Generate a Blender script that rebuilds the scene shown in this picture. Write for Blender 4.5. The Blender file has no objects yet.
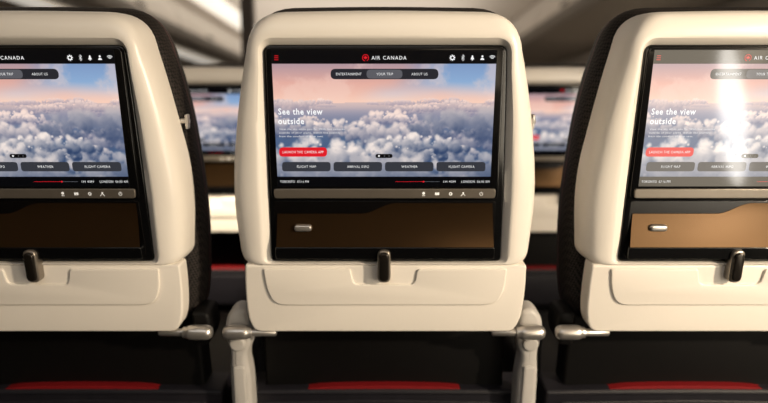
import bpy, bmesh, math
import numpy as np
from mathutils import Matrix, Vector

scene = bpy.context.scene
COL = scene.collection
try:
    scene.view_settings.view_transform = 'Standard'
    scene.view_settings.look = 'None'
except Exception:
    pass

# ------------------------------------------------------------ materials
def s2l(c):
    out = []
    for v in c:
        v = v / 255.0
        out.append(v / 12.92 if v <= 0.04045 else ((v + 0.055) / 1.055) ** 2.4)
    return tuple(out)

def pm(name, rgb, rough=0.5, metal=0.0, emit=None, estr=0.0, var=0.04, nscale=60.0, bump=0.0, coat=0.0, spec=0.5):
    m = bpy.data.materials.new(name)
    m.use_nodes = True
    nt = m.node_tree
    b = nt.nodes['Principled BSDF']
    c = s2l(rgb)
    tc = nt.nodes.new('ShaderNodeTexCoord')
    nz = nt.nodes.new('ShaderNodeTexNoise')
    nz.inputs['Scale'].default_value = nscale
    nz.inputs['Detail'].default_value = 3
    nt.links.new(tc.outputs['Object'], nz.inputs['Vector'])
    rp = nt.nodes.new('ShaderNodeValToRGB')
    rp.color_ramp.elements[0].position = 0.3
    rp.color_ramp.elements[1].position = 0.7
    rp.color_ramp.elements[0].color = tuple(x * (1 - var) for x in c) + (1,)
    rp.color_ramp.elements[1].color = tuple(min(1, x * (1 + var)) for x in c) + (1,)
    nt.links.new(nz.outputs['Fac'], rp.inputs['Fac'])
    nt.links.new(rp.outputs['Color'], b.inputs['Base Color'])
    b.inputs['Roughness'].default_value = rough
    b.inputs['Metallic'].default_value = metal
    b.inputs['Specular IOR Level'].default_value = spec
    b.inputs['Coat Weight'].default_value = coat
    b.inputs['Coat Roughness'].default_value = 0.08
    if emit is not None:
        b.inputs['Emission Color'].default_value = s2l(emit) + (1,)
        b.inputs['Emission Strength'].default_value = estr
    if bump > 0:
        bp = nt.nodes.new('ShaderNodeBump')
        bp.inputs['Strength'].default_value = bump
        bp.inputs['Distance'].default_value = 0.001
        nz2 = nt.nodes.new('ShaderNodeTexNoise')
        nz2.inputs['Scale'].default_value = nscale * 15
        nt.links.new(tc.outputs['Object'], nz2.inputs['Vector'])
        nt.links.new(nz2.outputs['Fac'], bp.inputs['Height'])
        nt.links.new(bp.outputs['Normal'], b.inputs['Normal'])
    return m

def ui(name, rgb, k=1.0):
    # lit element of an LCD screen behind glass
    return pm(name, (4, 4, 5), rough=0.07, emit=rgb, estr=k, var=0.0)

M_shell = pm('ivory_plastic', (232, 226, 217), rough=0.32, var=0.01, nscale=8, bump=0.08)
M_black = pm('gloss_black_plastic', (8, 8, 9), rough=0.14, var=0.05)
M_dark = pm('matte_black_plastic', (9, 8, 8), rough=0.55, var=0.1, spec=0.2)
M_cavity = pm('black_recess', (6, 5, 5), rough=0.25)
M_flap = pm('bronze_gloss_panel', (78, 58, 37), rough=0.24, metal=0.85, var=0.04, nscale=4)  # brown reflection on the glossy flap, put into its base colour
M_bar = pm('satin_taupe_metal', (120, 113, 104), rough=0.35, metal=0.6)
M_silver = pm('satin_silver', (206, 202, 197), rough=0.32, metal=0.85)
M_latch = pm('dark_bronze_metal', (46, 42, 38), rough=0.25, metal=0.7)
M_latch2 = pm('latch_rim_metal', (150, 142, 132), rough=0.3, metal=0.8)
M_arm = pm('grey_ivory_plastic', (184, 181, 177), rough=0.4, var=0.02)
M_pocket = pm('charcoal_leather', (26, 25, 31), rough=0.5, var=0.12, bump=0.3, spec=0.3)
M_red = pm('red_trim', (112, 12, 17), rough=0.7, spec=0.2)
M_redpipe = pm('dark_red_piping', (70, 12, 15), rough=0.5)
M_floor = pm('dark_carpet', (38, 36, 40), rough=0.9, var=0.3, nscale=120, bump=0.5)
M_seatfab = pm('seat_leather', (14, 13, 14), rough=0.5, var=0.1, bump=0.3, spec=0.3)
M_wall = pm('cabin_wall_panel', (190, 182, 172), rough=0.55, var=0.03, nscale=3)
M_ceil = pm('ceiling_panel', (190, 177, 162), rough=0.6, var=0.04, nscale=2)
M_bin = pm('bin_plastic', (192, 183, 172), rough=0.55, var=0.03, nscale=3)
M_bindark = pm('bin_dark_trim', (66, 57, 50), rough=0.4)
M_cove = pm('cove_light_strip', (255, 250, 240), rough=0.5, emit=(255, 246, 232), estr=0.5)
M_sky = pm('bright_window', (255, 240, 220), rough=0.4, emit=(255, 232, 200), estr=2.0)

def woven():
    m = bpy.data.materials.new('woven_black_fabric')
    m.use_nodes = True
    nt = m.node_tree
    b = nt.nodes['Principled BSDF']
    tc = nt.nodes.new('ShaderNodeTexCoord')
    mp = nt.nodes.new('ShaderNodeMapping')
    mp.inputs['Rotation'].default_value = (0.785, 0.0, 0.785)
    nt.links.new(tc.outputs['Object'], mp.inputs['Vector'])
    ck = nt.nodes.new('ShaderNodeTexChecker')
    ck.inputs['Scale'].default_value = 260
    ck.inputs['Color1'].default_value = s2l((7, 6, 6)) + (1,)
    ck.inputs['Color2'].default_value = s2l((48, 42, 39)) + (1,)
    nt.links.new(mp.outputs['Vector'], ck.inputs['Vector'])
    nt.links.new(ck.outputs['Color'], b.inputs['Base Color'])
    b.inputs['Roughness'].default_value = 0.6
    b.inputs['Specular IOR Level'].default_value = 0.25
    bp = nt.nodes.new('ShaderNodeBump')
    bp.inputs['Strength'].default_value = 0.4
    bp.inputs['Distance'].default_value = 0.001
    nt.links.new(ck.outputs['Fac'], bp.inputs['Height'])
    nt.links.new(bp.outputs['Normal'], b.inputs['Normal'])
    return m
M_weave = woven()

M_cloud = bpy.data.materials.new('screen_cloud_picture')
M_cloud.use_nodes = True
_nt = M_cloud.node_tree
_b = _nt.nodes['Principled BSDF']
_an = _nt.nodes.new('ShaderNodeAttribute')
_an.attribute_name = 'picture'
_nt.links.new(_an.outputs['Color'], _b.inputs['Emission Color'])
_b.inputs['Emission Strength'].default_value = 0.95
_b.inputs['Base Color'].default_value = (0.003, 0.003, 0.004, 1)
_b.inputs['Roughness'].default_value = 0.07

# procedural cloudscape shown on the screens -------------------------------
def fbm(rng, H, W, base, octv=5, gain=0.55, asp=2.0):
    out = np.zeros((H, W)); amp = 1.0; tot = 0
    for o in range(octv):
        gy = int(base * 2 ** o) + 2; gx = int(base * asp * 2 ** o) + 2
        g = rng.random((gy, gx))
        ys = np.linspace(0, gy - 1.001, H); xs = np.linspace(0, gx - 1.001, W)
        yi = ys.astype(int); xi = xs.astype(int); fy = ys - yi; fx = xs - xi
        fy = (fy * fy * (3 - 2 * fy))[:, None]; fx = (fx * fx * (3 - 2 * fx))[None, :]
        a = g[yi][:, xi]; b = g[yi][:, xi + 1]; c = g[yi + 1][:, xi]; d = g[yi + 1][:, xi + 1]
        out += amp * ((a * (1 - fx) + b * fx) * (1 - fy) + (c * (1 - fx) + d * fx) * fy); tot += amp; amp *= gain
    return out / tot

def cloud_pixels(W, H, seed):
    rng = np.random.default_rng(seed)
    yy, xx = np.mgrid[0:H, 0:W]
    v = (yy + 0.5) / H; u = (xx + 0.5) / W
    def C(*c): return np.array(c, float) / 255
    n1 = fbm(rng, H, W, 1.3, 4, 0.45, 1.2); n2 = fbm(rng, H, W, 3, 6, 0.6); nb = fbm(rng, H, W, 1.3, 3)
    nf = fbm(rng, H, W, 9, 4, 0.6)
    def grad(t, stops):
        out = np.zeros(t.shape + (3,))
        ps = [s[0] for s in stops]
        for k in range(3):
            out[..., k] = np.interp(t, ps, [s[1][k] / 255 for s in stops])
        return out
    def ss(x, a, b):
        t = np.clip((x - a) / (b - a), 0, 1); return t * t * (3 - 2 * t)
    base = grad(v, [(0.60, (214, 178, 174)), (0.68, (240, 208, 192)), (0.75, (206, 200, 208)), (0.85, (142, 172, 208)), (1.0, (130, 155, 194))])
    pink = grad(v, [(0.66, (246, 204, 184)), (0.84, (224, 174, 162)), (1.0, (176, 150, 158))])
    m = ss(n1 + 0.42 * (0.60 - u) + 0.10 * (v - 0.85), 0.30, 0.64)[..., None]
    img = base * (1 - m) + pink * m
    m2 = ss(n2, 0.46, 0.66)[..., None] * 0.45
    img = img * (1 - m2) + C(240, 208, 196) * m2
    deck = grad(v, [(0.0, (60, 80, 114)), (0.35, (86, 106, 138)), (0.60, (154, 152, 170)), (0.68, (212, 188, 184))])
    hz = (v < 0.66 + 0.06 * (nb - 0.5))[..., None]
    img = np.where(hz, deck, img)
    L = np.array([-0.40, 0.80, 0.45]); L /= np.linalg.norm(L)
    hor = 0.64
    rows = 10
    for r in range(rows):
        t = r / (rows - 1)
        vy = hor - 0.95 * t ** 1.25
        sc = 0.055 + 0.56 * t ** 1.05
        ncl = int(max(4, 1.25 / (sc * 1.05)))
        for c in range(ncl):
            cu = rng.random() * 1.2 - 0.1
            cv = vy + rng.normal() * sc * 0.25
            pxu = int(np.clip(cu, 0, 0.999) * W); pyv = int(np.clip(cv, 0, 0.999) * H)
            if nb[pyv, pxu] < 0.45 and rng.random() < 0.7: continue
            big = sc * rng.uniform(0.5, 1.2)
            npf = int(50 + 60 * rng.random())
            pu = []
            for k in range(npf):
                a = rng.random() * math.pi
                rr = rng.random() ** 0.55
                ox = math.cos(a) * rr * big * 1.8
                oy = math.sin(a) * rr * big * 0.60
                pr = big * rng.uniform(0.07, 0.38) * (1.0 - 0.45 * rr)
                pu.append((oy, ox, pr))
            pu.sort(key=lambda q: -q[0])
            bright = rng.uniform(0.6, 1.15)
            for oy, ox, pr in pu:
                x0 = (cu + ox / 2.0) * W; y0 = (cv + oy) * H; R = max(pr * H, 1.0)
                xa = int(max(0, x0 - R - 1)); xb = int(min(W, x0 + R + 2)); ya = int(max(0, y0 - R - 1)); yb = int(min(H, y0 + R + 2))
                if xa >= xb or ya >= yb: continue
                X = (xx[ya:yb, xa:xb] - x0) / R; Y = (yy[ya:yb, xa:xb] - y0) / R
                wob = (nf[ya:yb, xa:xb] - 0.5) * 1.1
                d2 = X * X + Y * Y
                d = np.sqrt(d2) + wob
                al = 1 - ss(d, 0.35, 1.0)
                nz = np.sqrt(np.clip(1 - np.clip(d2, 0, 1), 0, 1))
                lam = X * L[0] + Y * L[1] + nz * L[2]
                hh = oy / (big * 0.60)
                lit = np.clip(0.30 + 0.52 * lam + 1.0 * (hh - 0.42) + wob * 0.2, 0, 1) * bright
                lit = np.clip(lit, 0, 1)
                ft = min(1.0, t * 1.5)
                sh = C(148, 144, 166) * (1 - ft) + C(56, 76, 112) * ft
                hi = C(250, 222, 210) * (1 - ft) + C(254, 240, 232) * ft
                col = (sh + (hi - sh) * lit[..., None]) * (1.0 - 0.06 * t)
                al = (al * 0.8)[..., None]
                img[ya:yb, xa:xb] = img[ya:yb, xa:xb] * (1 - al) + col * al
    haze = (np.exp(-((v - hor) / 0.06) ** 2) * 0.32)[..., None]
    img = img * (1 - haze) + C(242, 208, 192) * haze
    img = (img - 0.55) * 1.10 + 0.55
    return np.clip(img, 0, 1)

U_black = ui('screen_black', (6, 6, 8))
U_white = ui('screen_white', (252, 252, 252), 1.0)
U_dim = ui('screen_soft_white', (236, 236, 238))
U_grey = ui('screen_grey', (96, 98, 104))
U_pill = ui('screen_dark_pill', (40, 40, 46))
U_sel = ui('screen_selected_pill', (92, 92, 98))
U_btn = ui('screen_button', (54, 56, 63))
U_red = ui('screen_red', (226, 28, 40))

# ------------------------------------------------------------ seat drawing -> metres
def S_(y): return 715.4 - 0.325 * (y - 123.0)
def W_(y): return ((201.5 - y) / S_(y) + 0.1983) / 0.9677
def D(x, y): return ((x - 384.5) / S_(y), W_(y))

LEAN = math.radians(6.56)
ZB = 0.684
MB = Matrix.Translation((0, 0, ZB)) @ Matrix.Rotation(LEAN, 4, 'X')   # back frame -> seat base frame

class Acc:
    def __init__(self):
        self.v = []; self.f = []; self.m = []; self.mats = []; self.pic = None
    def mi(self, mat):
        if mat not in self.mats:
            self.mats.append(mat)
        return self.mats.index(mat)
    def add(self, verts, faces, mat):
        o = len(self.v)
        self.v += [tuple(p) for p in verts]
        k = self.mi(mat)
        for f in faces:
            self.f.append([i + o for i in f]); self.m.append(k)
    def mesh(self, name, M=None, sharp=35, recalc=True):
        me = bpy.data.meshes.new(name)
        vs = [tuple((M @ Vector(p))) for p in self.v] if M is not None else self.v
        me.from_pydata(vs, [], self.f)
        for mt in self.mats:
            me.materials.append(mt)
        me.polygons.foreach_set('material_index', self.m)
        # flat caps stay crisp, rounded flanks are smooth
        me.polygons.foreach_set('use_smooth', [len(f) <= 4 for f in self.f])
        if self.pic is not None:
            at = me.color_attributes.new('picture', 'FLOAT_COLOR', 'CORNER')
            arr = np.ones((len(me.loops), 4), dtype=np.float32)
            k = self.pic.shape[0]
            arr[:k * 4, :3] = np.repeat(self.pic, 4, axis=0)
            at.data.foreach_set('color', arr.ravel())
        if recalc:
            bm = bmesh.new(); bm.from_mesh(me)
            bmesh.ops.recalc_face_normals(bm, faces=bm.faces)
            bm.to_mesh(me); bm.free()
        me.set_sharp_from_angle(angle=math.radians(sharp))
        me.update()
        return me

def rpoly(pts, arc=6):
    out = []
    n = len(pts)
    for i in range(n):
        V = Vector(pts[i][:2]); r = pts[i][2] if len(pts[i]) > 2 else 0
        A = Vector(pts[i - 1][:2]); B = Vector(pts[(i + 1) % n][:2])
        if r <= 0:
            out += [tuple(V)] * 1
            continue
        la = (A - V).length; lb = (B - V).length
        a = V + (A - V) * min(r / la, 0.49)
        b = V + (B - V) * min(r / lb, 0.49)
        for k in range(arc + 1):
            t = k / arc
            p = a * (1 - t) ** 2 + V * 2 * t * (1 - t) + b * t * t
            out.append((p.x, p.y))
    return out

def DD(pts, arc=6):
    return [D(x, y) for x, y in rpoly(pts, arc)]

def offset(c, d):
    n = len(c)
    area = sum(c[i][0] * c[(i + 1) % n][1] - c[(i + 1) % n][0] * c[i][1] for i in range(n))
    sg = 1 if area > 0 else -1
    out = []
    for i in range(n):
        p0 = Vector(c[i - 1]); p1 = Vector(c[i]); p2 = Vector(c[(i + 1) % n])
        e1 = (p1 - p0); e2 = (p2 - p1)
        if e1.length < 1e-9: e1 = e2
        if e2.length < 1e-9: e2 = e1
        e1 = e1.normalized(); e2 = e2.normalized()
        n1 = Vector((-e1.y, e1.x)) * sg; n2 = Vector((-e2.y, e2.x)) * sg
        nn = (n1 + n2)
        if nn.length < 1e-6: nn = n1
        nn = nn.normalized()
        k = 1.0 / max(0.5, nn.dot(n1))
        q = p1 + nn * d * k
        out.append((q.x, q.y))
    return out

def rings(acc, rs, mat, cap0=False, cap1=True, matf=None):
    n = len(rs[0][0])
    o = len(acc.v)
    for c, nn in rs:
        for (u, w) in c:
            acc.v.append((u, -nn, w))
    k = acc.mi(mat)
    for r in range(len(rs) - 1):
        kk = acc.mi(matf[r]) if matf and matf.get(r) else k
        for i in range(n):
            j = (i + 1) % n
            acc.f.append([o + r * n + i, o + r * n + j, o + (r + 1) * n + j, o + (r + 1) * n + i]); acc.m.append(kk)
    if cap0:
        acc.f.append([o + i for i in range(n)]); acc.m.append(k)
    if cap1:
        b = o + (len(rs) - 1) * n
        acc.f.append([b + i for i in range(n)][::-1]); acc.m.append(k)

def plate(acc, c, n0, n1, bev, mat, seg=3, cap0=True):
    rs = [(c, n0), (c, n1 - bev)]
    for s in range(1, seg + 1):
        a = s / seg * math.pi / 2
        rs.append((offset(c, bev * (1 - math.cos(a))), n1 - bev + bev * math.sin(a)))
    rings(acc, rs, mat, cap0=cap0)

def lathe_x(acc, prof, w, nn, mat, seg=24):
    o = len(acc.v)
    for (x, r) in prof:
        for i in range(seg):
            a = 2 * math.pi * i / seg
            acc.v.append((x, -(nn + r * math.cos(a)), w + r * math.sin(a)))
    k = acc.mi(mat)
    for s in range(len(prof) - 1):
        for i in range(seg):
            j = (i + 1) % seg
            acc.f.append([o + s * seg + i, o + s * seg + j, o + (s + 1) * seg + j, o + (s + 1) * seg + i]); acc.m.append(k)
    acc.f.append([o + i for i in range(seg)]); acc.m.append(k)
    b = o + (len(prof) - 1) * seg
    acc.f.append([b + i for i in range(seg)]); acc.m.append(k)

def flat(acc, c, nn, mat):
    acc.add([(u, -nn, w) for u, w in c], [list(range(len(c)))], mat)

def stroke(acc, pts, wd, nn, mat):
    for a, b in zip(pts[:-1], pts[1:]):
        a = Vector(a); b = Vector(b)
        e = (b - a)
        if e.length < 1e-9: continue
        e = e.normalized(); q = Vector((-e.y, e.x)) * wd / 2; e = e * wd * 0.3
        flat(acc, [tuple(a - e + q), tuple(b + e + q), tuple(b + e - q), tuple(a - e - q)], nn, mat)

def disc(acc, c, r, nn, mat, seg=16, a0=0, a1=2 * math.pi):
    full = abs(a1 - a0 - 2 * math.pi) < 1e-6
    m = seg if full else seg + 1
    flat(acc, [(c[0] + r * math.cos(a0 + (a1 - a0) * i / seg), c[1] + r * math.sin(a0 + (a1 - a0) * i / seg)) for i in range(m)], nn, mat)

def arcs(c, r, a0, a1, seg=10):
    return [(c[0] + r * math.cos(math.radians(a0 + (a1 - a0) * i / seg)), c[1] + r * math.sin(math.radians(a0 + (a1 - a0) * i / seg))) for i in range(seg + 1)]

_h0 = {}
def text_mesh(body, off=0.0, sp=1.0):
    cu = bpy.data.curves.new('lettering', 'FONT')
    cu.body = body; cu.size = 1.0; cu.resolution_u = 2; cu.offset = off; cu.space_character = sp
    ob = bpy.data.objects.new('lettering', cu)
    COL.objects.link(ob)
    dg = bpy.context.evaluated_depsgraph_get()
    dg.update()
    me = bpy.data.meshes.new_from_object(ob.evaluated_get(dg))
    vs = [v.co.copy() for v in me.vertices]
    fs = [list(p.vertices) for p in me.polygons]
    bpy.data.objects.remove(ob); bpy.data.curves.remove(cu); bpy.data.meshes.remove(me)
    return vs, fs

def text(acc, body, x0, x1, yc, cap, nn, mat, off=0.0, sp=1.1):
    if 'H' not in _h0:
        vs, _ = text_mesh('H')
        _h0['H'] = max(v.y for v in vs)
    vs, fs = text_mesh(body, off, sp)
    if not vs: return
    xa = min(v.x for v in vs); xb = max(v.x for v in vs)
    ua, w0 = D(x0, yc); ub, _ = D(x1, yc)
    kx = (ub - ua) / (xb - xa)
    ky = cap / S_(yc) / _h0['H']
    w0 = w0 - cap / S_(yc) / 2
    acc.add([(ua + (v.x - xa) * kx, -nn, w0 + v.y * ky) for v in vs], fs, mat)

# ------------------------------------------------------------ build seat part meshes (base frame)
parts = []   # (name, mesh, parent_index or None, label)

# --- white shell
outer = DD([(249, 10.5, 33), (385, 8.0, 60), (520, 10.5, 33), (534.5, 90, 45), (543.0, 190, 50), (531, 267, 14),
            (385, 267, 10), (239, 267, 14), (227.0, 190, 50), (235.5, 90, 45)], 8)
inner = DD([(262, 45, 9), (385, 45, 30), (509, 45, 9), (508, 100, 20), (505.5, 185, 20), (502, 263, 5),
            (385, 263, 10), (271, 263, 5), (267.5, 185, 20), (264, 100, 20)], 8)
def lerp(a, b, t): return [(p[0] * (1 - t) + q[0] * t, p[1] * (1 - t) + q[1] * t) for p, q in zip(a, b)]
a = Acc()
prof = [(0.0, -0.062), (0.0, -0.038), (0.015, -0.029), (0.05, -0.019), (0.11, -0.0115), (0.20, -0.0062), (0.32, -0.0025), (0.46, -0.0002), (0.60, 0.0010), (0.72, 0.0014),
        (0.80, 0.0008), (0.83, -0.0008), (0.99, -0.0062), (1.0, -0.008), (1.0, -0.022)]
rings(a, [(lerp(outer, inner, t), n) for t, n in prof], M_shell, cap1=False)
parts.append(('back_shell', a.mesh('back_shell', MB, 40), None, 'ivory plastic seatback shell framing the screen'))

# --- backrest cushion
def cush(ex, top):
    k = ex
    pts = [(-0.184 * k, top, 0.055), (0, top + 0.003, 0.08), (0.184 * k, top, 0.055), (0.217 * k, 0.34, 0.06), (0.230 * k, 0.18, 0.06),
           (0.225 * k, 0.06, 0.06), (0.212 * k, -0.012, 0.03), (0, -0.012, 0.04), (-0.212 * k, -0.012, 0.03), (-0.225 * k, 0.06, 0.06),
           (-0.230 * k, 0.18, 0.06), (-0.217 * k, 0.34, 0.06)]
    return rpoly(pts, 7)
a = Acc()
rs = [(cush(0.86, 0.44), -0.044), (cush(0.93, 0.457), -0.048), (cush(0.98, 0.466), -0.056), (cush(1.003, 0.471), -0.066), (cush(1.015, 0.475), -0.078),
      (cush(1.018, 0.477), -0.092), (cush(1.018, 0.477), -0.095), (cush(1.012, 0.475), -0.108), (cush(0.985, 0.468), -0.128), (cush(0.93, 0.452), -0.142), (cush(0.85, 0.43), -0.148)]
rings(a, rs, M_weave, cap0=True, cap1=True, matf={5: M_redpipe})
parts.append(('backrest_cushion', a.mesh('backrest_cushion', MB, 60), None, 'woven black fabric backrest with dark red piping'))

# --- monitor housing
a = Acc()
hous = offset(inner, 0.0006)
plate(a, hous, -0.03, -0.0045, 0.002, M_black)
fr = DD([(265.5, 47.5, 6), (505.5, 47.5, 6), (499, 199, 4), (271.5, 199, 4)], 5)
plate(a, fr, -0.006, -0.0015, 0.0012, M_black)
parts.append(('monitor_housing', a.mesh('monitor_housing', MB, 40), None, 'gloss black monitor housing'))
iMon = len(parts) - 1

# --- touchscreen with graphics
a = Acc()
N0 = -0.0012
def q4(x0, y0, x1, y1, r=0, arc=5):
    if r <= 0: return [D(x0, y0), D(x1, y0), D(x1, y1), D(x0, y1)]
    return DD([(x0, y0, r), (x1, y0, r), (x1, y1, r), (x0, y1, r)], arc)
hw = 0.1535
wt, wb = W_(50), W_(187)
w1, w2 = W_(64), W_(177)
PW, PH = 320, 160
img = cloud_pixels(PW, PH, 42)
lin = np.where(img <= 0.04045, img / 12.92, ((img + 0.055) / 1.055) ** 2.4)
xa_, xb_ = -hw + .0006, hw - .0006
a.add([(xa_ + (xb_ - xa_) * i / PW, -(N0 + 0.0001), w2 + (w1 - w2) * j / PH) for j in range(PH + 1) for i in range(PW + 1)],
      [(j * (PW + 1) + i, j * (PW + 1) + i + 1, (j + 1) * (PW + 1) + i + 1, (j + 1) * (PW + 1) + i) for j in range(PH) for i in range(PW)], M_cloud)
a.pic = lin.reshape(-1, 3).astype(np.float32)
sc = [(-hw, wt), (hw, wt), (hw, wb), (-hw, wb)]
plate(a, sc, N0 - 0.003, N0, 0.0003, U_black, seg=1)
n1_, n2_, n3_ = N0 + 0.0002, N0 + 0.0003, N0 + 0.0004
for yy in (56, 58, 60):
    stroke(a, [D(274.8, yy), D(278.5, yy)], 0.0008, n1_, U_red)
c0 = D(366, 58)
stroke(a, arcs(c0, 0.0042, -60, 255, 22), 0.0008, n1_, U_red)
leaf = [(0, 1), (.18, .62), (.38, .72), (.30, .28), (.56, .50), (.64, .34), (.92, .40), (.80, .12), (.94, .02), (.46, -.34), (.52, -.50), (.06, -.42),
        (.05, -.9), (-.05, -.9), (-.06, -.42), (-.52, -.50), (-.46, -.34), (-.94, .02), (-.80, .12), (-.92, .40), (-.64, .34), (-.56, .50), (-.30, .28), (-.38, .72), (-.18, .62)]
flat(a, [(c0[0] + x * .0029, c0[1] + y * .0029) for x, y in leaf], n1_, U_red)
text(a, 'AIR CANADA', 372, 407, 58, 3.5, n1_, U_white, 0.0, 1.25)
g = D(453, 58)
gear = []
for i in range(32):
    an = 2 * math.pi * i / 32
    rr = 0.0042 if (i % 4) in (0, 1) else 0.0028
    gear.append((g[0] + rr * math.cos(an), g[1] + rr * math.sin(an)))
flat(a, gear, n1_, U_white)
disc(a, g, 0.0017, n2_, U_black)
g = D(463.5, 58)
k = 0.0040
stroke(a, [(g[0] - k * .5, g[1] - k * .5), (g[0] + k * .5, g[1] + k * .45), (g[0], g[1] + k), (g[0], g[1] - k), (g[0] + k * .5, g[1] - k * .45), (g[0] - k * .5, g[1] + k * .5)], 0.0005, n1_, U_white)
g = D(473, 58)
flat(a, [(g[0] - .0027, g[1] - .0021), (g[0] + .0027, g[1] - .0021), (g[0] + .0015, g[1]), (g[0] + .0008, g[1] + .0028), (g[0], g[1] + .0035), (g[0] - .0008, g[1] + .0028), (g[0] - .0015, g[1])], n1_, U_white)
disc(a, (g[0], g[1] - .0029), .0008, n1_, U_white)
g = D(483, 58)
disc(a, (g[0], g[1] + .0018), .0014, n1_, U_white)
disc(a, (g[0], g[1] - .0028), .0027, n1_, U_white, a0=0, a1=math.pi)
g = D(493, 57.5)
for rr in (.0050, .0034, .0018):
    stroke(a, arcs((g[0], g[1] - .0028), rr, 45, 135, 8), 0.0007, n1_, U_white)
flat(a, q4(331, 69, 439, 79.5, 5), n1_, U_pill)
flat(a, q4(367, 69.8, 403, 78.8, 4.3), n2_, U_sel)
text(a, 'ENTERTAINMENT', 336.5, 362, 74.3, 2.5, n3_, U_white, -0.006)
text(a, 'YOUR TRIP', 377, 393.5, 74.3, 2.5, n3_, U_white, -0.006)
text(a, 'ABOUT US', 412, 428, 74.3, 2.5, n3_, U_white, -0.006)
text(a, 'See the view', 278.5, 323, 111.8, 5.9, n1_, U_white, 0.020, 1.12)
text(a, 'outside', 278.5, 304.5, 121.4, 5.9, n1_, U_white, 0.020, 1.12)
text(a, 'View the sky while you fly. With live cameras', 279.5, 345, 129.4, 1.7, n1_, U_dim, 0.0)
text(a, 'outside of your plane, watch the journey', 279.5, 341, 133.0, 1.7, n1_, U_dim, 0.0)
text(a, 'from the comfort of your seat.', 279.5, 324, 136.6, 1.7, n1_, U_dim, 0.0)
flat(a, q4(279.5, 147.7, 327.5, 157, 4), n1_, U_red)
text(a, 'LAUNCH THE CAMERA APP', 283, 324, 152.4, 2.5, n2_, U_white, -0.006)
flat(a, q4(376, 154.3, 393, 158.3, 2), n1_, U_black)
disc(a, D(379.5, 156.3), .0013, n2_, U_white, 10)
for xx in (385, 389.5):
    disc(a, D(xx, 156.3), .0008, n2_, U_grey, 10)
for (xa, xb, s, ta, tb) in ((282.5, 331, 'FLIGHT MAP', 297.5, 316.5), (334, 382.5, 'ARRIVAL INFO', 347.5, 369.5), (385.5, 434, 'WEATHER', 402, 418), (437, 486, 'FLIGHT CAMERA', 449.5, 475)):
    flat(a, q4(xa, 162.3, xb, 171.7, 3), n1_, U_btn)
    text(a, s, ta, tb, 167, 2.4, n2_, U_white, -0.006)
text(a, 'TORONTO  07:16 PM', 280.5, 309, 182, 2.4, n1_, U_white, -0.006)
stroke(a, [D(396, 182), D(424, 182)], 0.0005, n1_, U_red)
stroke(a, [D(424, 182), D(440, 182)], 0.0005, n1_, U_grey)
disc(a, D(424, 182), .0013, n2_, U_red, 10)
text(a, '1H 43M', 444, 456, 182, 2.2, n1_, U_white, -0.006)
text(a, 'LONDON  06:50 AM', 462, 490, 182, 2.4, n1_, U_white, -0.006)
parts.append(('touchscreen', a.mesh('touchscreen', MB, 30, recalc=False), iMon, 'lit touchscreen showing sunset clouds and menu'))

# --- control bar
a = Acc()
plate(a, DD([(274, 189, 3), (496.5, 189, 3), (495.5, 198.5, 3), (275, 198.5, 3)], 4), -0.004, 0.0015, 0.0012, M_bar)
nb = 0.0018
def icon_bar(x):
    return D(x, 193.8)
U_icon = pm('printed_icon', (235, 235, 232), rough=0.4, emit=(230, 230, 230), estr=0.35)  # printed marks with a faint glow added to their colour
g = icon_bar(424); disc(a, (g[0], g[1] + .001), .0021, nb, U_icon); stroke(a, [(g[0] - .002, g[1] - .0026), (g[0] + .002, g[1] - .0026)], .0008, nb, U_icon)
g = icon_bar(437.5)
flat(a, [(g[0] - .0030, g[1] - .0018), (g[0] + .0030, g[1] - .0018), (g[0] + .0030, g[1] + .0022), (g[0] - .0030, g[1] + .0022)], nb, U_icon)
stroke(a, [(g[0], g[1] - .0018), (g[0], g[1] + .0022)], .0005, nb + .0001, M_bar)
g = icon_bar(451); disc(a, g, .0025, nb, U_icon); disc(a, g, .0012, nb + .0001, M_bar)
g = icon_bar(463.5); disc(a, (g[0], g[1] + .0014), .0013, nb, U_icon)
stroke(a, [(g[0] - .0030, g[1] - .0030), (g[0], g[1] + .0004), (g[0] + .0030, g[1] - .0030)], .0009, nb, U_icon)
g = icon_bar(481.5); stroke(a, arcs(g, .0023, 120, 420, 14), .0007, nb, U_icon); stroke(a, [g, (g[0], g[1] + .0030)], .0007, nb, U_icon)
parts.append(('control_bar', a.mesh('control_bar', MB, 40, recalc=False), iMon, 'satin taupe control strip with small printed icons'))

# --- stowage flap (brown reflection put into colour and stepped outline, foot dished upward)
a = Acc()
plate(a, DD([(274, 202, 3), (496.5, 202, 3), (495, 259, 4), (276.5, 259, 4)], 4), -0.005, -0.0041, 0.0003, M_cavity)
GX, GY = 72, 16
vs = []
for j in range(GY + 1):
    s = j / GY
    for i in range(GX + 1):
        t = i / GX
        x = 277.5 + (493.5 - 277.5) * t
        k = min(1, max(0, (x - 362) / 34.0)); k = k * k * (3 - 2 * k)
        yt = 214.5 - 10.5 * k
        y = yt + (246 - yt) * s
        q = (y - 204) / 42.0
        nn = -0.0036 + 0.0105 * q ** 1.8
        uu, ww = D(x, y)
        vs.append((uu, -nn, ww))
fs = [[j * (GX + 1) + i, j * (GX + 1) + i + 1, (j + 1) * (GX + 1) + i + 1, (j + 1) * (GX + 1) + i] for j in range(GY) for i in range(GX)]
a.add(vs, fs, M_flap)
plate(a, DD([(276.5, 246, 2), (494.5, 246, 2), (494, 258, 2), (277, 258, 2)], 3), -0.0040, 0.0072, 0.0015, M_black)
parts.append(('stowage_flap', a.mesh('stowage_flap', MB, 40, recalc=False), None, 'glossy bronze flap under the screen'))
iFl = len(parts) - 1
a = Acc()
plate(a, DD([(295, 224.5, 3.2), (312.5, 224.5, 3.2), (312.5, 231, 3.2), (295, 231, 3.2)], 6), -0.003, 0.006, 0.003, M_silver, seg=4)
parts.append(('flap_knob', a.mesh('flap_knob', MB, 60), iFl, 'small silver knob'))

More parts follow.
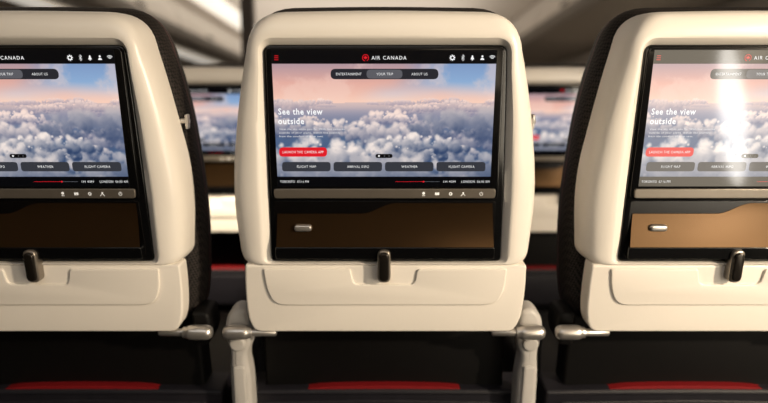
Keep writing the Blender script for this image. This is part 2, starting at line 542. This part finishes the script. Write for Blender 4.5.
# --- tray table
a = Acc()
tr = DD([(245, 265.5, 3), (527.5, 265.5, 3), (526, 292, 12), (522, 318, 10), (514, 332.5, 8), (255, 332.5, 8), (248, 318, 10), (245.5, 292, 12)], 7)
plate(a, tr, -0.03, -0.001, 0.0035, M_shell, seg=5)
ins = DD([(264, 269, 2), (351, 269, 3), (354, 284.5, 6), (415, 284.5, 6), (418, 269, 3), (507, 269, 2),
          (504.5, 290, 12), (496, 304.8, 12), (276, 304.8, 12), (267.5, 290, 12)], 7)
plate(a, ins, -0.002, 0.0026, 0.0018, M_shell, seg=4)
parts.append(('tray_table', a.mesh('tray_table', MB, 50), None, 'stowed ivory tray table with moulded inset panel'))
iTr = len(parts) - 1
a = Acc()
plate(a, DD([(378, 248, 6), (391, 248, 6), (391, 280, 6), (378, 280, 6)], 7), -0.002, 0.013, 0.003, M_latch2, seg=4)
plate(a, DD([(379.5, 250, 5), (389.5, 250, 5), (389.5, 278, 5), (379.5, 278, 5)], 7), 0.0125, 0.0165, 0.003, M_latch, seg=4)
parts.append(('tray_latch', a.mesh('tray_latch', MB, 50), iTr, 'dark rounded turn latch with metal rim'))

# --- hinge (all seats) with arm (centre seat)
def hinge(sx, full):
    a = Acc()
    w0 = W_(333) - .0045
    HN = -.010
    lathe_x(a, [(sx * .168, .0040), (sx * .170, .0058), (sx * .206, .0060), (sx * .2065, .0086), (sx * .212, .0090), (sx * .214, .0106), (sx * .217, .0114), (sx * .221, .0118),
                (sx * .242, .0118), (sx * .247, .0106), (sx * .2505, .0078), (sx * .252, .004)], w0, HN, M_silver)
    if full:
        c = [(.217, .024, .010), (.238, .027, .016), (.2535, .008, .016), (.2550, -.026, .014), (.2480, -.050, .016), (.2520, -.088, .016), (.2545, -.22, .01), (.219, -.22, .01),
             (.2185, -.096, .016), (.2235, -.060, .016), (.214, -.038, .012), (.212, -.006, .012)]
        cc = [(sx * u, w - .004) for u, w in rpoly(c, 7)]
        plate(a, cc, -0.060, -0.026, 0.010, M_arm, seg=6)
        p = [(sx * (.2350 + .0135 * math.cos(t * math.pi / 16)), -.038 + .0135 * math.sin(t * math.pi / 16)) for t in range(32)]
        plate(a, p, -0.033, -0.021, 0.005, M_arm, seg=5)
        plate(a, [(sx * u, w) for u, w in rpoly([(.226, -.078, .006), (.246, -.078, .006), (.248, -.19, .004), (.225, -.19, .004)], 5)], -.029, -.0225, .004, M_arm, seg=4)
    else:
        c = [(.212, .014, .006), (.240, .014, .010), (.244, -.020, .010), (.236, -.045, .008), (.214, -.045, .006)]
        plate(a, [(sx * u, w) for u, w in rpoly(c, 5)], -0.080, -0.030, 0.006, M_dark, seg=3)
    return a.mesh('tray_arm', MB, 50)
armW = {-1: hinge(-1, True), 1: hinge(1, True)}
armD = {-1: hinge(-1, False), 1: hinge(1, False)}
iArm = []
for sx in (-1, 1):
    parts.append(('tray_arm', armW[sx], None, 'tray arm with satin silver hinge'))
    iArm.append(len(parts) - 1)

# --- lower back panel
a = Acc()
plate(a, [(u, w) for u, w in rpoly([(-.205, .010, .01), (.205, .010, .01), (.210, -.27, .03), (-.210, -.27, .03)], 5)], -.12, -.078, .006, M_dark)
parts.append(('lower_back_panel', a.mesh('lower_back_panel', MB, 50), None, None))

# --- literature pocket (back of the seat pan)
a = Acc()
HN = -.060
po = rpoly([(-.242, -.1475, .006), (-.14, -.1455, .02), (0, -.1445, .05), (.14, -.1455, .02), (.242, -.1475, .006), (.238, -.27, .02), (0, -.27, .02), (-.238, -.27, .02)], 6)
plate(a, po, HN - .06, HN, .007, M_pocket, seg=5)
pb = rpoly([(-.215, -.168, .006), (0, -.163, .05), (.215, -.168, .006), (.208, -.262, .012), (-.208, -.262, .012)], 6)
plate(a, pb, HN - .001, HN + .0025, .003, M_pocket, seg=3)
parts.append(('literature_pocket', a.mesh('literature_pocket', MB, 60), None, 'charcoal leather literature pocket'))
iPo = len(parts) - 1
a = Acc()
plate(a, rpoly([(-.144, -.1475, .001), (-.105, -.1415, .03), (0, -.1392, .05), (.105, -.1415, .03), (.144, -.1475, .001), (.10, -.152, .006), (-.10, -.152, .006)], 7), HN - .03, HN - .004, .0015, M_red)
parts.append(('pocket_trim', a.mesh('pocket_trim', MB, 60), iPo, 'dark red fabric trim strip'))

# --- coat hook
a = Acc()
w = W_(126)
lathe_x(a, [(.212, .004), (.2240, .0042), (.2245, .0055), (.2265, .0056), (.2272, .0045), (.2276, .003)], w, -.060, M_silver, 20)
plate(a, rpoly([(.2220, w + .010, .002), (.2260, w + .010, .002), (.2255, w - .012, .002), (.2220, w - .012, .002)], 3), -.066, -.055, .001, M_silver)
parts.append(('coat_hook', a.mesh('coat_hook', MB, 50), None, 'small silver coat hook'))

# --- seat cushion, armrest, frame in base frame directly
def box(acc, c, r, mat, bev=0.01):
    x, y, z = c; dx, dy, dz = r
    cc = rpoly([(x - dx, z - dz, bev), (x + dx, z - dz, bev), (x + dx, z + dz, bev), (x - dx, z + dz, bev)], 4)
    o = [(cc, -(y + dy)), (cc, -(y - dy) - bev), (offset(cc, bev * .3), -(y - dy) - bev * .3), (offset(cc, bev), -(y - dy))]
    rings(acc, o, mat, cap0=True)
a = Acc()
box(a, (0, .42, .42), (.222, .25, .06), M_seatfab, .03)
parts.append(('seat_cushion', a.mesh('seat_cushion', None, 60), None, 'black leather seat cushion'))
a = Acc()
box(a, (-.243, .31, .600), (.0155, .16, .016), M_dark, .010)
box(a, (-.243, .17, .51), (.011, .03, .12), M_dark, .008)
parts.append(('armrest', a.mesh('armrest', None, 60), None, 'slim black armrest'))
a = Acc()
box(a, (-.15, .22, .18), (.018, .03, .18), M_bar, .006)
box(a, (.15, .22, .18), (.018, .03, .18), M_bar, .006)
box(a, (-.15, .50, .18), (.018, .03, .18), M_bar, .006)
box(a, (.15, .50, .18), (.018, .03, .18), M_bar, .006)
box(a, (0, .22, .345), (.24, .02, .018), M_bar, .006)
box(a, (0, .50, .345), (.24, .02, .018), M_bar, .006)
box(a, (-.18, .14, .43), (.02, .10, .03), M_dark, .006)
box(a, (.18, .14, .43), (.02, .10, .03), M_dark, .006)
parts.append(('seat_frame', a.mesh('seat_frame', None, 60), None, None))

BASEY = 0.8185
PITCH = 0.52
ROW = 0.79
def make_seat(X, Y, label, group, white):
    root = bpy.data.objects.new('airplane_seat', None)
    root.empty_display_size = 0.1
    root.location = (X, Y, 0)
    COL.objects.link(root)
    root['label'] = label
    root['category'] = 'airplane seat'
    root['group'] = group
    made = []
    for i, (nm, me, par, lab) in enumerate(parts):
        if i in iArm:
            sx = -1 if i == iArm[0] else 1
            me = armW[sx] if white else armD[sx]
        ob = bpy.data.objects.new(nm, me)
        COL.objects.link(ob)
        ob.parent = root if par is None else made[par]
        if lab: ob['label'] = lab
        made.append(ob)
    return root

make_seat(0, BASEY, 'ivory-shelled seat with lit screen and pale grey tray arms', 'seats of the near row', True)
make_seat(-PITCH, BASEY, 'ivory-shelled seat with lit screen, cut off beyond its tray latch', 'seats of the near row', False)
make_seat(PITCH, BASEY, 'ivory-shelled seat with lit screen washed by window glare', 'seats of the near row', False)
for i in (-1, 0, 1):
    make_seat(i * PITCH, BASEY + ROW, 'ivory-shelled seat with lit screen, seen through the gap between seats', 'seats of the next row', i == 0)

# ------------------------------------------------------------ cabin
def simple(name, verts, faces, mat, kind='structure', smooth=False):
    me = bpy.data.meshes.new(name)
    me.from_pydata(verts, [], faces)
    me.materials.append(mat)
    for p in me.polygons: p.use_smooth = smooth
    ob = bpy.data.objects.new(name, me)
    COL.objects.link(ob)
    if kind: ob['kind'] = kind
    return ob

Y0, Y1 = -2.2, 14.0
XL, XR = -3.0, 1.78
def prism(name, prof, y0, y1, mat, kind='structure', smooth=False):
    n = len(prof)
    vs = [(x, y0, z) for x, z in prof] + [(x, y1, z) for x, z in prof]
    fs = [[i, (i + 1) % n, n + (i + 1) % n, n + i] for i in range(n)]
    fs += [list(range(n)), list(range(n, 2 * n))[::-1]]
    return simple(name, vs, fs, mat, kind, smooth)
prism('floor', [(XL, 0), (XR, 0), (XR, -.05), (XL, -.05)], Y0, Y1, M_floor)
def arch(x):
    t = (x + 1.75) / 3.07
    return 2.05 + 0.20 * math.sin(math.pi * max(0, min(1, t)))
cp = [(XL, 2.05), (-1.75, 2.05)]
for i in range(1, 24):
    x = -1.75 + 3.07 * i / 24
    cp.append((x, arch(x)))
cp += [(1.32, 2.05), (XR, 2.05), (XR, 2.4), (XL, 2.4)]
prism('ceiling', cp, Y0, Y1, M_ceil)
prism('wall_left', [(XL, 0), (XL - .05, 0), (XL - .05, 2.1), (XL, 2.1)], Y0, Y1, M_wall)
prism('wall_end', [(XL, 0), (XR, 0), (XR, 2.3), (XL, 2.3)], Y1, Y1 + .05, M_wall)
prism('wall_rear', [(XL, 0), (XR, 0), (XR, 2.3), (XL, 2.3)], Y0 - .05, Y0, M_wall)
prism('wall_right', [(XR, 0), (XR + .05, 0), (XR + .05, 2.1), (XR, 2.1)], Y0, Y1, M_wall)
wi = 1
for k in range(8):
    yc = -1.2 + k * 0.79
    c = rpoly([(yc - .13, .82, .09), (yc + .13, .82, .09), (yc + .13, 1.20, .09), (yc - .13, 1.20, .09)], 6)
    a = Acc()
    n = len(c)
    co = offset(c, -.03)
    v = [(XR - .001, p[0], p[1]) for p in co] + [(XR - .018, p[0], p[1]) for p in c] + [(XR - .004, p[0], p[1]) for p in c]
    a.add(v, [[i, (i + 1) % n, n + (i + 1) % n, n + i] for i in range(n)] + [[n + i, n + (i + 1) % n, 2 * n + (i + 1) % n, 2 * n + i] for i in range(n)], M_wall)
    a.add([(XR - .004, p[0], p[1]) for p in c], [list(range(n))], M_sky)
    ob = bpy.data.objects.new('window_%d' % wi, a.mesh('window', None, 60))
    ob['kind'] = 'structure'
    COL.objects.link(ob)
    wi += 1

def bin_mesh(side):
    a = Acc()
    L = 1.50
    if side < 0:
        pr = [(XL + .01, 1.60), (-2.05, 1.66), (-1.70, 1.70), (-1.62, 1.76), (-1.66, 1.90), (-1.76, 2.04), (XL + .01, 2.04)]
    else:
        pr = [(XR - .01, 1.62), (1.42, 1.66), (1.26, 1.70), (1.20, 1.76), (1.24, 1.90), (1.33, 2.04), (XR - .01, 2.04)]
    n = len(pr)
    a.add([(x, 0, z) for x, z in pr] + [(x, L - .012, z) for x, z in pr],
          [[i, (i + 1) % n, n + (i + 1) % n, n + i] for i in range(n)] + [list(range(n)), list(range(n, 2 * n))[::-1]], M_bin)
    return a.mesh('overhead_bin', None, 30)
def bin_handle(side):
    a = Acc()
    x = -1.632 if side < 0 else 1.212
    box(a, (x, .75, 1.79), (.012, .07, .012), M_bindark, .003)
    return a.mesh('bin_handle', None, 40)
for side in (-1, 1):
    me = bin_mesh(side); mh = bin_handle(side)
    for k in range(7):
        ob = bpy.data.objects.new('overhead_bin', me)
        ob.location = (0, 1.6 + k * 1.5, 0)
        ob['label'] = 'closed pale grey overhead luggage bin below the ceiling'
        ob['category'] = 'overhead bin'
        ob['group'] = 'overhead bins along the cabin'
        COL.objects.link(ob)
        h = bpy.data.objects.new('bin_handle', mh)
        h['label'] = 'dark bin handle'
        h.parent = ob
        COL.objects.link(h)
prism('trim_1', [(-1.66, arch(-1.66) - .002), (-1.46, arch(-1.46) - .002), (-1.46, arch(-1.46) - .012), (-1.66, arch(-1.66) - .012)], Y0 + 1, Y1 - .1, M_cove)
prism('trim_2', [(-1.98, 1.652), (-1.88, 1.666), (-1.88, 1.655), (-1.98, 1.640)], 1.7, Y1 - 2, M_cove)
# slim dark cabin divider post curving into the ceiling
dv = [(-.80, 0), (-.73, 0), (-.73, 1.75), (-.69, 1.95), (-.60, 2.10), (-.50, 2.19), (-.62, 2.20), (-.72, 2.12), (-.79, 1.95), (-.80, 1.75)]
prism('trim_3', dv, 3.2, 3.26, M_bindark)

# ------------------------------------------------------------ lights
def aim(o, loc, target, roll=0.0):
    o.location = loc
    d = Vector(target) - Vector(loc)
    q = d.to_track_quat('-Z', 'Y')
    o.rotation_euler = (q.to_matrix() @ Matrix.Rotation(roll, 3, 'Z')).to_euler()
def area(name, loc, target, sx, sy, power, col, shape='RECTANGLE', roll=0.0):
    l = bpy.data.lights.new(name, 'AREA')
    l.shape = shape
    l.size = sx; l.size_y = sy; l.energy = power; l.color = col
    o = bpy.data.objects.new(name, l)
    aim(o, loc, target, roll)
    COL.objects.link(o)
    return o
def spot(name, loc, target, power, col, ang, rad=0.03, blend=0.4):
    l = bpy.data.lights.new(name, 'SPOT')
    l.energy = power; l.color = col; l.spot_size = math.radians(ang); l.spot_blend = blend; l.shadow_soft_size = rad
    o = bpy.data.objects.new(name, l)
    aim(o, loc, target)
    COL.objects.link(o)
    return o
area('ceiling_lamp', (-0.4, -0.7, 2.03), (0, .8, .9), 1.6, .8, 6, (1, .97, .93))
area('window_lamp', (1.46, -.75, .68), (.47, .8, .85), .09, .62, 2.2, (1, .95, .87), 'ELLIPSE', math.radians(15))  # added unseen lamp, shaped to mirror as a streak in the right screen
area('window_lamp', (1.50, -.90, .75), (.45, .8, .8), 1.0, 1.0, 15, (1, .86, .66))  # added unseen panel that veils the right-hand screen with haze
area('window_lamp', (.50, -.80, 1.14), (.05, .8, .85), .40, .34, 1.1, (1, .80, .56))  # added unseen lamp for the tan sheen on the middle flap
spot('sun_shaft', (1.70, -.45, 1.45), (.40, .8, .85), 200, (1, .82, .60), 50, .05, 0.8)
spot('sun_rim', (1.60, 1.75, 1.75), (.1, .8, .95), 520, (1, .78, .54), 70, .05)
spot('reading_lamp', (-.12, .70, 2.02), (-.47, 1.60, .75), 420, (1, .84, .62), 11, .04, 0.8)  # added spot standing in for a sun patch on the next row's tray
area('window_lamp', (1.70, 1.2, 1.30), (-.3, 1.6, .9), .35, .45, 3, (.88, .91, 1))  # daylight from just inside the right-hand window
area('cabin_lamp', (-.3, 6.5, 1.7), (-.3, 6.5, 3), 2.4, 8, 85, (1, .94, .86))

w = bpy.data.worlds.new('world')
scene.world = w
w.use_nodes = True
w.node_tree.nodes['Background'].inputs[0].default_value = (0.5, 0.47, 0.43, 1)
w.node_tree.nodes['Background'].inputs[1].default_value = 0.3

# ------------------------------------------------------------ camera
cam = bpy.data.cameras.new('camera')
cam.sensor_width = 36
cam.lens = 554 * 36 / 768
cam.dof.use_dof = True
cam.dof.focus_distance = 0.765
cam.dof.aperture_fstop = 1.8
cam.clip_start = 0.02
co = bpy.data.objects.new('camera', cam)
co.location = (0, 0, 1.0)
co.rotation_euler = (math.radians(90 - 8.07), 0, 0)
COL.objects.link(co)
scene.camera = co
